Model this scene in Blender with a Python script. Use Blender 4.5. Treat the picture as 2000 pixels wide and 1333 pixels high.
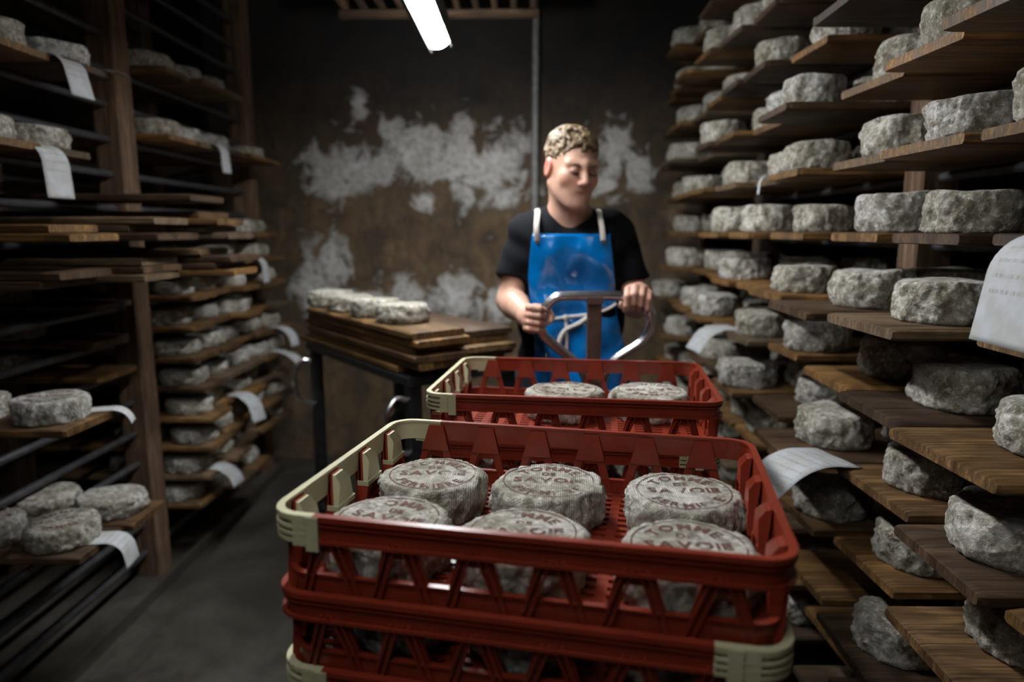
import bpy, math, random
import numpy as np
from mathutils import Vector, Matrix, noise as mnoise

# ------------------------------------------------------------------ clear
for o in list(bpy.data.objects):
    bpy.data.objects.remove(o, do_unlink=True)
scene = bpy.context.scene
COL = scene.collection
PI = math.pi

# ------------------------------------------------------------------ camera
FPX = 1333.0
CAM_H = 1.42
PITCH = math.atan(216 / FPX)
YAW = math.atan(20 / FPX)
cam_data = bpy.data.cameras.new('camera')
cam_data.sensor_width = 36.0
cam_data.lens = 36.0 * FPX / 2000.0
cam_data.clip_start = 0.05
cam_data.dof.use_dof = True
cam_data.dof.focus_distance = 1.18
cam_data.dof.aperture_fstop = 2.0
cam = bpy.data.objects.new('camera', cam_data)
cam.location = (0, 0, CAM_H)
cam.rotation_euler = (PI / 2 - PITCH, 0, YAW)
COL.objects.link(cam)
scene.camera = cam

# ------------------------------------------------------------------ world, exposure
world = bpy.data.worlds.new('world')
scene.world = world
world.use_nodes = True
world.node_tree.nodes['Background'].inputs[0].default_value = (0, 0, 0, 1)
world.node_tree.nodes['Background'].inputs[1].default_value = 0.0
vs = scene.view_settings
vs.view_transform = 'Standard'
vs.look = 'None'
vs.exposure = 0.22
vs.gamma = 1.0
vs.use_curve_mapping = False

LAMP = 100.0          # strength of the tube lamps of the cellar

# pixel -> world helpers (a pixel gives a direction; the plane gives the distance)
_F = Vector((-math.sin(YAW) * math.cos(PITCH), math.cos(YAW) * math.cos(PITCH), -math.sin(PITCH)))
_R = Vector((math.cos(YAW), math.sin(YAW), 0))
_U = _R.cross(_F)
_C = Vector((0, 0, CAM_H))
def ray(px, py):
    return _F + _R * ((px - 1000) / FPX) - _U * ((py - 666.5) / FPX)
def atz(px, py, z):
    r = ray(px, py); return _C + r * ((z - CAM_H) / r.z)
def aty(px, py, y):
    r = ray(px, py); return _C + r * (y / r.y)
def atx(px, py, x):
    r = ray(px, py); return _C + r * (x / r.x)

# ------------------------------------------------------------------ mesh builder
class MB:
    def __init__(self):
        self.v = []; self.f = []
    def add(self, vs_, fs):
        n = len(self.v)
        self.v += [tuple(p) for p in vs_]
        self.f += [tuple(i + n for i in q) for q in fs]
        return self
    def box(self, x0, x1, y0, y1, z0, z1, M=None):
        p = [Vector(c) for c in ((x0,y0,z0),(x1,y0,z0),(x1,y1,z0),(x0,y1,z0),(x0,y0,z1),(x1,y0,z1),(x1,y1,z1),(x0,y1,z1))]
        if M is not None: p = [M @ q for q in p]
        return self.add(p, [(0,3,2,1),(4,5,6,7),(0,1,5,4),(1,2,6,5),(2,3,7,6),(3,0,4,7)])
    def cbox(self, x0, x1, y0, y1, z0, z1, c=.004, M=None):
        """box with chamfered long edges (length along x)"""
        sec = [(y0+c,z0),(y1-c,z0),(y1,z0+c),(y1,z1-c),(y1-c,z1),(y0+c,z1),(y0,z1-c),(y0,z0+c)]
        p = [Vector((x0,)+s) for s in sec] + [Vector((x1,)+s) for s in sec]
        if M is not None: p = [M @ q for q in p]
        fs = [(i,(i+1)%8,8+(i+1)%8,8+i) for i in range(8)]
        return self.add(p, fs + [tuple(range(7,-1,-1)), tuple(range(8,16))])
    def prism(self, poly, frame):
        """poly: list of (u,w) ; frame(u,w,d) -> point, d in (0,1)"""
        n = len(poly)
        p = [frame(u,w,0) for u,w in poly] + [frame(u,w,1) for u,w in poly]
        fs = [(i,(i+1)%n,n+(i+1)%n,n+i) for i in range(n)]
        return self.add(p, fs + [tuple(range(n-1,-1,-1)), tuple(range(n,2*n))])
    def tube(self, pts, r, n=10, closed=False, flat=1.0, up=None, caps=True):
        pts = [Vector(p) for p in pts]; m = len(pts)
        rr = r if hasattr(r, '__len__') else [r]*m
        ref = Vector(up) if up else None
        rings = []
        prev = None
        for i, p in enumerate(pts):
            if closed: t = pts[(i+1)%m] - pts[i-1]
            else: t = pts[min(i+1,m-1)] - pts[max(i-1,0)]
            t.normalize()
            if ref is not None: a = ref - t*ref.dot(t)
            elif prev is None:
                a = Vector((0,0,1)) if abs(t.z) < .9 else Vector((1,0,0)); a = a - t*a.dot(t)
            else: a = prev - t*prev.dot(t)
            if a.length < 1e-6: a = t.orthogonal()
            a.normalize(); prev = a; b = t.cross(a)
            rings.append([p + a*(math.cos(2*PI*k/n)*rr[i]) + b*(math.sin(2*PI*k/n)*rr[i]*flat) for k in range(n)])
        vs_ = [q for g in rings for q in g]; fs = []
        L = m if closed else m-1
        for i in range(L):
            j = (i+1) % m
            for k in range(n):
                k2 = (k+1) % n
                fs.append((i*n+k, i*n+k2, j*n+k2, j*n+k))
        if not closed and caps:
            fs.append(tuple(range(n-1,-1,-1))); fs.append(tuple((m-1)*n+k for k in range(n)))
        return self.add(vs_, fs)
    def lathe(self, prof, n=24, c=(0,0,0)):
        vs_=[]; fs=[]; m=len(prof)
        for r,z in prof:
            for k in range(n): vs_.append((c[0]+r*math.cos(2*PI*k/n), c[1]+r*math.sin(2*PI*k/n), c[2]+z))
        for i in range(m-1):
            for k in range(n):
                k2=(k+1)%n; fs.append((i*n+k,i*n+k2,(i+1)*n+k2,(i+1)*n+k))
        fs.append(tuple(range(n-1,-1,-1))); fs.append(tuple((m-1)*n+k for k in range(n)))
        return self.add(vs_, fs)
    def sweep(self, path, o0, o1, z0, z1, closed=False):
        """rectangle section swept along path of (x,y,nx,ny)"""
        n=len(path); vs_=[]; fs=[]
        for x,y,nx,ny in path:
            for o,z in ((o0,z0),(o1,z0),(o1,z1),(o0,z1)):
                vs_.append((x+nx*o,y+ny*o,z))
        for i in range(n if closed else n-1):
            j=(i+1)%n
            for k in range(4):
                k2=(k+1)%4; fs.append((i*4+k,j*4+k,j*4+k2,i*4+k2))
        if not closed:
            fs.append((0,1,2,3)); fs.append(((n-1)*4+3,(n-1)*4+2,(n-1)*4+1,(n-1)*4))
        return self.add(vs_,fs)
    def mesh(self, name, mat, smooth=35):
        me = bpy.data.meshes.new(name)
        me.from_pydata(self.v, [], self.f); me.update()
        if mat is not None: me.materials.append(mat)
        if smooth:
            me.polygons.foreach_set('use_smooth', [True]*len(me.polygons))
            if smooth < 180: me.set_sharp_from_angle(angle=math.radians(smooth))
        return me

def link(name, me, parent=None, loc=None, rz=None, kind=None):
    o = bpy.data.objects.new(name, me); COL.objects.link(o)
    if parent is not None: o.parent = parent
    if loc is not None: o.location = loc
    if rz is not None: o.rotation_euler = (0,0,rz)
    if kind: o['kind'] = kind
    return o
def thing(name, loc=(0,0,0), rz=0, label=None, cat=None, group=None):
    o = bpy.data.objects.new(name, None); COL.objects.link(o)
    o.empty_display_size = .05
    o.location = loc; o.rotation_euler = (0,0,rz)
    return tag(o, label, cat, group)
def tag(o, label, cat, group=None):
    if label: o['label'] = label
    if cat: o['category'] = cat
    if group: o['group'] = group
    return o

# ------------------------------------------------------------------ materials
class NT:
    def __init__(self, name):
        self.m = bpy.data.materials.new(name); self.m.use_nodes = True
        self.t = self.m.node_tree; self.b = self.t.nodes['Principled BSDF']
        self.out = self.t.nodes['Material Output']
    def n(self, typ, **kw):
        nd = self.t.nodes.new(typ)
        for k,v in kw.items(): setattr(nd,k,v)
        return nd
    def l(self, a, b): self.t.links.new(a,b)
    def coords(self, scale=(1,1,1), rnd=True):
        tc = self.n('ShaderNodeTexCoord'); src = tc.outputs['Object']
        if rnd:
            oi = self.n('ShaderNodeObjectInfo')
            mu = self.n('ShaderNodeMath', operation='MULTIPLY'); mu.inputs[1].default_value = 37.0
            self.l(oi.outputs['Random'], mu.inputs[0])
            ad = self.n('ShaderNodeVectorMath', operation='ADD')
            self.l(src, ad.inputs[0]); self.l(mu.outputs[0], ad.inputs[1]); src = ad.outputs[0]
        mp = self.n('ShaderNodeVectorMath', operation='MULTIPLY'); mp.inputs[1].default_value = scale
        self.l(src, mp.inputs[0]); return mp.outputs[0]
    def noise(self, vec, scale, detail=4, rough=.55, dist=0):
        nd = self.n('ShaderNodeTexNoise'); nd.inputs['Scale'].default_value = scale
        nd.inputs['Detail'].default_value = detail; nd.inputs['Roughness'].default_value = rough
        nd.inputs['Distortion'].default_value = dist
        if vec is not None: self.l(vec, nd.inputs['Vector'])
        return nd.outputs['Fac']
    def ramp(self, fac, stops, interp='LINEAR'):
        nd = self.n('ShaderNodeValToRGB'); cr = nd.color_ramp; cr.interpolation = interp
        while len(cr.elements) < len(stops): cr.elements.new(.5)
        for e,(p,c) in zip(cr.elements, stops):
            e.position = p; e.color = (c[0],c[1],c[2],1) if hasattr(c,'__len__') else (c,c,c,1)
        self.l(fac, nd.inputs[0]); return nd.outputs[0]
    def mix(self, fac, a, b, typ='MIX'):
        nd = self.n('ShaderNodeMix', data_type='RGBA', blend_type=typ)
        for s,v in ((nd.inputs[0],fac),(nd.inputs[6],a),(nd.inputs[7],b)):
            if hasattr(v,'is_linked'): self.l(v,s)
            elif hasattr(v,'__len__'): s.default_value = (v[0],v[1],v[2],1)
            else: s.default_value = v
        return nd.outputs[2]
    def math(self, op, a, b=None, clamp=False):
        nd = self.n('ShaderNodeMath', operation=op); nd.use_clamp = clamp
        for i,v in enumerate((a,b)):
            if v is None: continue
            if hasattr(v,'is_linked'): self.l(v, nd.inputs[i])
            else: nd.inputs[i].default_value = v
        return nd.outputs[0]
    def bump(self, h, strength=.3, dist=.003):
        nd = self.n('ShaderNodeBump'); nd.inputs['Strength'].default_value = strength
        nd.inputs['Distance'].default_value = dist
        self.l(h, nd.inputs['Height']); self.l(nd.outputs[0], self.b.inputs['Normal'])
    def set(self, **kw):
        for k,v in kw.items():
            s = self.b.inputs[k.replace('_',' ')]
            if hasattr(v,'is_linked'): self.l(v,s)
            elif hasattr(v,'__len__') and len(v)==3: s.default_value = (v[0],v[1],v[2],1)
            else: s.default_value = v
        return self

def simple(name, col, rough=.5, metal=0.0, var=.15, bump=0, scale=30, coat=0):
    t = NT(name); v = t.coords()
    nz = t.noise(v, scale)
    c = t.mix(t.ramp(nz, [(.3,0.0),(.75,1.0)]), [k*(1-var) for k in col], [min(1,k*(1+var)) for k in col])
    t.set(Base_Color=c, Roughness=rough, Metallic=metal)
    if coat: t.set(Coat_Weight=coat)
    if bump: t.bump(nz, bump)
    return t.m

def cheese_mat(name, pale=1.0, weave=False, dirt=1.0, relief=.005):
    t = NT(name); v = t.coords()
    big = t.noise(v, 14, 5, .6, .4); fine = t.noise(v, 90, 4, .7); mid = t.noise(v, 38, 5, .65)
    c1 = t.ramp(big, [(.30,[.17*pale,.155*pale,.115*pale]),(.48,[.33*pale,.315*pale,.27*pale]),(.62,[.49*pale,.48*pale,.445*pale]),(.8,[.58*pale,.575*pale,.56*pale])])
    c2 = t.mix(t.ramp(mid,[(.38,.92*dirt),(.53,0.0)]), c1, [.13,.11,.065], 'MIX')
    c3 = t.mix(t.ramp(fine,[(.35,.5*dirt),(.58,0.0)]), c2, [.15,.13,.105])
    c4 = t.mix(t.ramp(fine,[(.53,0.0),(.68,.75)]), c3, [.74,.73,.71])
    oi = t.n('ShaderNodeObjectInfo')
    tintc = t.ramp(oi.outputs['Random'], [(0,[.80,.77,.72]),(.5,[1.0,.98,.95]),(1,[.9,.9,.92])])
    c5 = t.mix(1.0, c4, tintc, 'MULTIPLY')
    t.set(Base_Color=c5, Roughness=.92, Specular_IOR_Level=.25)
    t.b.inputs['Sheen Weight'].default_value = .15
    h = t.math('ADD', t.math('MULTIPLY', mid, 1.4), t.math('MULTIPLY', fine, .7))
    if weave:
        tc = t.coords((1,1,0), False)
        w1 = t.n('ShaderNodeTexWave', bands_direction='X'); w1.inputs['Scale'].default_value = 95
        w2 = t.n('ShaderNodeTexWave', bands_direction='Y'); w2.inputs['Scale'].default_value = 95
        t.l(tc, w1.inputs[0]); t.l(tc, w2.inputs[0])
        h = t.math('ADD', h, t.math('MULTIPLY', t.math('MULTIPLY', w1.outputs['Fac'], w2.outputs['Fac']), .5))
    t.bump(h, .9, relief)
    return t.m

def wood_mat(name, dark, mid, light, gloss=.45, stain=.6):
    t = NT(name); v = t.coords()
    def sc(s):
        n = t.n('ShaderNodeVectorMath', operation='MULTIPLY'); n.inputs[1].default_value = s; t.l(v, n.inputs[0]); return n.outputs[0]
    g = t.noise(sc((3.0,46,46)), 1.0, 6, .6, .25)
    g2 = t.noise(sc((9,170,170)), 1.0, 3, .6)
    st = t.noise(v, 7, 4, .6, .5)
    c = t.ramp(g, [(.32,dark),(.5,mid),(.68,light)])
    c = t.mix(t.ramp(g2,[(.4,.55),(.58,0.0)]), c, [k*.45 for k in dark])
    c = t.mix(t.ramp(st,[(.42,stain),(.6,0.0)]), c, [k*.5 for k in dark])
    oi = t.n('ShaderNodeObjectInfo')
    c = t.mix(1.0, c, t.ramp(oi.outputs['Random'],[(0,[.62,.58,.55]),(.35,[.9,.88,.86]),(.7,[1.1,1.05,.95]),(1,[1.25,1.12,.9])]), 'MULTIPLY')
    t.set(Base_Color=c, Roughness=t.ramp(st,[(.3,gloss),(.7,gloss+.3)]))
    t.bump(t.math('ADD', g, t.math('MULTIPLY', g2, .5)), .5, .003)
    return t.m

M_CHEESE = cheese_mat('cheese_rind', 1.14)
M_CHEESE_P = cheese_mat('cheese_rind_pale', 1.36, True, .8, .0045)
M_WOOD = wood_mat('board_wood', (.065,.031,.010), (.23,.122,.038), (.45,.255,.085))
M_WOOD_D = wood_mat('board_wood_dark', (.035,.019,.010), (.095,.050,.022), (.18,.10,.042))
M_WOOD_G = wood_mat('board_wood_greyed', (.06,.040,.024), (.16,.105,.058), (.27,.19,.105), .55)
M_POST = wood_mat('post_wood', (.07,.042,.027), (.17,.108,.072), (.27,.18,.125), .7, .35)
M_PALLET = wood_mat('pallet_wood', (.10,.07,.04), (.25,.18,.11), (.38,.29,.18), .7, .3)
M_RED = simple('red_plastic', (.212,.0268,.0115), .30, var=.16, bump=.06, scale=22)
M_CREAM = simple('cream_plastic', (.46,.43,.265), .40, var=.10, bump=.05, scale=24)
M_ROD = simple('rod_steel', (.10,.10,.108), .42, .55, .3, .05)
M_STEEL = simple('chromed_steel', (.62,.62,.64), .26, 1.0, .08)
M_DARKSTEEL = simple('dark_steel', (.045,.047,.05), .45, .6, .3)
M_BROWNPAINT = simple('brown_painted_steel', (.115,.065,.050), .45, .2, .35, .08, 40)
M_BLACK = simple('black_rubber', (.02,.02,.022), .6)
M_PIPE = simple('pipe_grey', (.30,.30,.29), .6, .2, .3)
M_GREYHOUSING = simple('lamp_housing_grey', (.10,.12,.11), .5)

def paper_mat():
    t = NT('label_paper'); tc = t.n('ShaderNodeTexCoord')
    sep = t.n('ShaderNodeSeparateXYZ'); t.l(tc.outputs['UV'], sep.inputs[0])
    line = t.math('FRACT', t.math('MULTIPLY', sep.outputs[0], 11.0))
    on = t.math('MULTIPLY', t.math('GREATER_THAN', line, .60), t.math('LESS_THAN', line, .86))
    vv = t.n('ShaderNodeVectorMath', operation='MULTIPLY'); vv.inputs[1].default_value = (11,60,1); t.l(tc.outputs['UV'], vv.inputs[0])
    wn = t.noise(vv.outputs[0], 1.0, 2, .6)
    inside = t.math('MULTIPLY', t.math('GREATER_THAN', sep.outputs[1], .10), t.math('LESS_THAN', sep.outputs[1], .90))
    inside = t.math('MULTIPLY', inside, t.math('LESS_THAN', sep.outputs[0], .72))
    ink = t.math('MULTIPLY', t.math('MULTIPLY', on, inside), t.ramp(wn,[(.45,0.0),(.55,.55)]))
    dirt = t.noise(t.coords(), 26, 4)
    base = t.mix(t.ramp(dirt,[(.42,.6),(.62,0.0)]), [.46,.475,.50], [.36,.355,.32])
    t.set(Base_Color=t.mix(ink, base, [.20,.18,.10]), Roughness=.8)
    return t.m
M_PAPER = paper_mat()

def ink_mat():
    t = NT('stamp_ink'); v = t.coords()
    nz = t.noise(v, 55, 4, .65); n2 = t.noise(v, 16, 3, .5)
    t.set(Base_Color=t.mix(n2, [.055,.019,.012], [.115,.042,.026]), Roughness=.85)
    tr = t.n('ShaderNodeBsdfTransparent'); mx = t.n('ShaderNodeMixShader')
    wear = t.math('ADD', t.math('MULTIPLY', nz, .55), t.math('MULTIPLY', n2, .55))
    t.l(t.ramp(wear,[(.45,.12),(.565,1.0)]), mx.inputs[0]); t.l(tr.outputs[0], mx.inputs[1]); t.l(t.b.outputs[0], mx.inputs[2])
    t.l(mx.outputs[0], t.out.inputs[0])
    return t.m
M_INK = ink_mat()

def floor_mat():
    t = NT('floor_concrete'); v = t.coords(rnd=False)
    a = t.noise(v, 2.2, 6, .6, .3); b = t.noise(v, 30, 4)
    c = t.ramp(a, [(.3,[.03,.026,.020]),(.55,[.068,.060,.047]),(.75,[.11,.097,.078])])
    c = t.mix(t.ramp(b,[(.35,.4),(.6,0.0)]), c, [.03,.028,.024])
    t.set(Base_Color=c, Roughness=t.ramp(a,[(.35,.35),(.6,.7)])); t.bump(b, .25, .004)
    return t.m
def wallside_mat():
    t = NT('wall_stained_side'); v = t.coords(rnd=False)
    a = t.noise(v, 1.8, 6, .65, .5); b = t.noise(v, 18, 5)
    c = t.ramp(a, [(.3,[.03,.024,.018]),(.55,[.075,.056,.038]),(.75,[.14,.115,.09])])
    t.set(Base_Color=c, Roughness=.9); t.bump(b, .5, .01)
    return t.m

WALL_Y = 4.12
def wallback_mat():
    t = NT('wall_peeling_plaster'); tc = t.n('ShaderNodeTexCoord'); P = tc.outputs['Object']
    n1 = t.noise(P, 2.4, 8, .66, .5); n2 = t.noise(P, 7.5, 6, .62, .8); n3 = t.noise(P, 32, 5, .6)
    stv = t.n('ShaderNodeVectorMath', operation='MULTIPLY'); stv.inputs[1].default_value = (6,1,1.1); t.l(P, stv.inputs[0])
    streak = t.noise(stv.outputs[0], 1.2, 5, .6)
    # rusty brown damp plaster
    base = t.ramp(n1, [(.30,[.075,.050,.026]),(.5,[.165,.105,.054]),(.7,[.25,.17,.095])])
    base = t.mix(t.ramp(n2,[(.36,.75),(.55,0.0)]), base, [.040,.032,.026])
    base = t.mix(t.ramp(streak,[(.40,.6),(.58,0.0)]), base, [.045,.036,.028])
    # near-black tone that grows up the wall with a ragged border
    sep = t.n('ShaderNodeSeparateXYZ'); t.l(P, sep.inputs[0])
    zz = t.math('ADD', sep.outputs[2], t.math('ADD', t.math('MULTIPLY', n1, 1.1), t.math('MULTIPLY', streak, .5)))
    upper_dark = t.ramp(t.math('MULTIPLY', t.math('SUBTRACT', zz, 2.40), 1.25), [(0,0.0),(1,.93)])
    base = t.mix(upper_dark, base, [.016,.0155,.016])
    # bared white lime patches
    blobs = [(690,330,95,60),(790,300,95,60),(880,310,95,70),(965,330,75,80),(660,365,60,40),(985,385,50,30),(760,255,45,30),
             (640,505,52,60),(615,565,40,50),(715,590,60,30),(800,580,60,45),(890,580,50,50),(965,590,40,45),
             (1195,300,42,62),(1180,365,36,26),(700,205,22,34),(1240,335,26,45),(830,395,30,22)]
    acc = None
    for px,py,rx,rz in blobs:
        c = aty(px, py, WALL_Y); k = c.y / FPX
        s = t.n('ShaderNodeVectorMath', operation='SUBTRACT'); t.l(P, s.inputs[0]); s.inputs[1].default_value = c
        m = t.n('ShaderNodeVectorMath', operation='MULTIPLY'); t.l(s.outputs[0], m.inputs[0]); m.inputs[1].default_value = (1/(rx*k), 0, 1/(rz*k))
        ln = t.n('ShaderNodeVectorMath', operation='LENGTH'); t.l(m.outputs[0], ln.inputs[0])
        d = ln.outputs['Value']
        acc = d if acc is None else t.math('MINIMUM', acc, d)
    e = t.math('ADD', acc, t.math('MULTIPLY', t.math('SUBTRACT', n2, .5), 3.6))
    e = t.math('ADD', e, t.math('MULTIPLY', t.math('ADD', t.math('SUBTRACT', n1, .5), t.math('MULTIPLY', t.math('SUBTRACT', streak, .5), .9)), 1.9))
    mask = t.ramp(e, [(.42,1.0),(1.0,0.0)])
    white = t.ramp(n2, [(.28,[.42,.39,.345]),(.46,[.58,.565,.535]),(.65,[.76,.75,.73])])
    white = t.mix(t.ramp(n3,[(.36,.5),(.55,0.0)]), white, [.2,.165,.12])
    col = t.mix(mask, base, white)
    t.set(Base_Color=col, Roughness=.9)
    t.bump(t.math('ADD', t.math('MULTIPLY', mask, 1.0), t.math('ADD', n2, t.math('MULTIPLY', n3, .4))), .7, .012)
    return t.m

def skin_mat():
    t = NT('skin'); at_ = t.n('ShaderNodeVertexColor', layer_name='tint')
    nz = t.noise(t.coords(), 60, 3)
    c = t.mix(.18, at_.outputs['Color'], t.ramp(nz,[(.3,[.30,.15,.10]),(.7,[.62,.40,.30])]))
    t.set(Base_Color=c, Roughness=.5)
    t.b.inputs['Subsurface Weight'].default_value = .12
    t.b.inputs['Subsurface Radius'].default_value = (.008,.003,.0015)
    return t.m
M_SKIN = skin_mat()
def hair_mat():
    t = NT('hair'); v = t.coords()
    nz = t.noise(v, 70, 4, .6, 1.0)
    t.set(Base_Color=t.ramp(nz,[(.3,[.055,.034,.016]),(.5,[.14,.092,.047]),(.72,[.25,.175,.095])]), Roughness=.5)
    t.bump(nz, .8, .006); return t.m
M_HAIR = hair_mat()
M_SHIRT = simple('black_cotton', (.0045,.005,.0065), .9, var=.25, bump=.15, scale=120)
M_SHIRT.node_tree.nodes['Principled BSDF'].inputs['Specular IOR Level'].default_value = .12
M_TROUSER = simple('dark_trousers', (.02,.024,.035), .85, bump=.15, scale=90)
def apron_mat():
    t = NT('blue_pvc'); v = t.coords()
    nz = t.noise(v, 9, 3)
    t.set(Base_Color=t.mix(nz,[.0,.112,.36],[.0,.15,.46]), Roughness=.2, Coat_Weight=.6)
    t.b.inputs['Coat Roughness'].default_value = .08
    t.bump(t.noise(v, 14, 3), .35, .01); return t.m
M_APRON = apron_mat()
M_CORD = simple('white_cord', (.62,.58,.52), .8, var=.12, bump=.2, scale=200)
M_DARKHOLE = simple('brass_grommet', (.12,.085,.05), .5, .5)
M_BROW = simple('brow_hair', (.16,.10,.055), .7)
M_LASH = simple('lashes', (.03,.018,.012), .7)

def emit_mat(name, col, s):
    m = bpy.data.materials.new(name); m.use_nodes = True; t = m.node_tree
    t.nodes.remove(t.nodes['Principled BSDF'])
    e = t.nodes.new('ShaderNodeEmission'); e.inputs[0].default_value = (*col,1); e.inputs[1].default_value = s
    t.links.new(e.outputs[0], t.nodes['Material Output'].inputs[0]); return m
M_TUBE = emit_mat('lamp_diffuser', (.955,.98,1.0), LAMP)
M_TUBE_DIM = emit_mat('lamp_diffuser_dim', (.955,.975,.98), LAMP*.22)  # second tube emits at a fraction of the first one's strength

# ------------------------------------------------------------------ tube lamps (the light of the cellar)
def tube_lamp(x, z, y0, y1, r, label, glow):
    t = thing('tube_lamp', (x, (y0+y1)/2, z), 0, label, 'lamp', 'tube lamps along the aisle')
    L = (y1-y0)/2
    n = 28; prof = []
    # diffuser: rounded capsule, the under side
    mb = MB(); pts=[]; rr=[]
    for k in range(9):
        a = PI/2*k/8; pts.append((0,-L-r*0.0+ (-r*math.cos(a))+r, 0)); rr.append(max(.002,r*math.sin(a)))
    for k in range(9):
        a = PI/2*(1-k/8); pts.append((0, L-r+r*math.cos(a),0)); rr.append(max(.002,r*math.sin(a)))
    mb.tube(pts, rr, 28, up=(0,0,1))
    link('diffuser', mb.mesh('lamp_diffuser', glow), t)
    # housing: trough, left skirt made deeper to keep light off the left rack
    mb = MB(); vs_=[]; fs=[]; m=20
    for yy in (-L-.01, L+.01):
        for k in range(m+1):
            a = math.radians(-36) + math.radians(282)*k/m
            vs_.append((math.cos(a)*r*1.10, yy, math.sin(a)*r*1.10))
        for k in range(m+1):
            a = math.radians(-36) + math.radians(282)*(m-k)/m
            vs_.append((math.cos(a)*r*1.02, yy, math.sin(a)*r*1.02))
    N = 2*(m+1)
    for k in range(N): fs.append((k,(k+1)%N,N+(k+1)%N,N+k))
    for k in range(m):
        fs.append((k,k+1,N-2-k,N-1-k)); fs.append((N+k+1,N+k,N+N-1-k,N+N-2-k))
    mb.add(vs_,fs)
    link('housing', mb.mesh('lamp_housing', M_GREYHOUSING), t)
    for s in (-1,1):
        mb = MB().tube([(0,s*L*.6,r),(0,s*L*.6,CEIL-z)], .004, 6)
        link('hanger', mb.mesh('hanger', M_DARKSTEEL), t)
    return t
CEIL = 2.95
tube_lamp(-.345, 2.2, 1.42, 2.93, .062, 'glowing white tube lamp hanging over the aisle', M_TUBE)
tube_lamp(-.345, 2.2, -.55, .96, .062, 'tube lamp hanging over the aisle behind the camera', M_TUBE_DIM)

# ------------------------------------------------------------------ room shell
X0, X1, Y0, Y1 = -2.32, 2.0, -2.2, WALL_Y
def slab(name, b, mat):
    return link(name, MB().box(*b).mesh(name, mat, 0), kind='structure')
slab('floor', (X0-.2,X1+.2,Y0-.2,Y1+.2,-.12,0), floor_mat())
MS = wallside_mat()
slab('ceiling', (X0-.2,X1+.2,Y0-.2,Y1+.2,CEIL,CEIL+.12), MS)
slab('wall_left', (X0-.15,X0,Y0,Y1,0,CEIL), MS)
slab('wall_right', (X1,X1+.15,Y0,Y1,0,CEIL), MS)
slab('wall_front', (X0-.15,X1+.15,Y0-.15,Y0,0,CEIL), MS)
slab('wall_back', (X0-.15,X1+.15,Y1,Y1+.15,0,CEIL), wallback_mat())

# pipe on the back wall
pp = aty(1046, 200, WALL_Y-.03)
t = thing('wall_pipe', (pp.x, WALL_Y-.035, 0), 0, 'thin grey pipe running up the stained back wall', 'pipe')
link('pipe', MB().tube([(0,0,0),(0,0,2.9)], .019, 12).mesh('pipe', M_PIPE), t)
for z in (.7,1.55,2.35):
    link('clamp', MB().box(-.028,.028,-.006,.034,z,z+.025).mesh('clamp', M_DARKSTEEL,0), t)

# slatted wooden rack hung under the ceiling
RZ = 2.46
pa = atz(664, 36, RZ); pb = atz(1052, 36, RZ)
t = thing('ceiling_slat_rack', ((pa.x+pb.x)/2, pa.y, RZ), 0, 'slatted wooden rack hung under the ceiling behind the lamp', 'rack')
hw = (pb.x-pa.x)/2
for yy in (0,-.55):
    link('cross_beam', MB().cbox(-hw,hw,yy-.02,yy+.02,0,.035).mesh('cross_beam', M_POST), t)
link('cross_beam', MB().cbox(-hw,hw,-.13,-.10,.06,.09).mesh('cross_beam', M_POST), t)
sl = MB().cbox(-.60,.03,-.014,.014,.035,.06).mesh('slat', M_POST)
for k in range(11):
    o = link('slat', sl, t, (-hw+.03+k*(2*hw-.06)/10, 0, 0)); o.rotation_euler = (0,0,PI/2)
for sx in (-1,1):
    for yy in (0,-.55):
        link('hanger', MB().box(sx*(hw-.03)-.012,sx*(hw-.03)+.012,yy-.012,yy+.012,.03,CEIL-RZ).mesh('hanger', M_POST,0), t)

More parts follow.
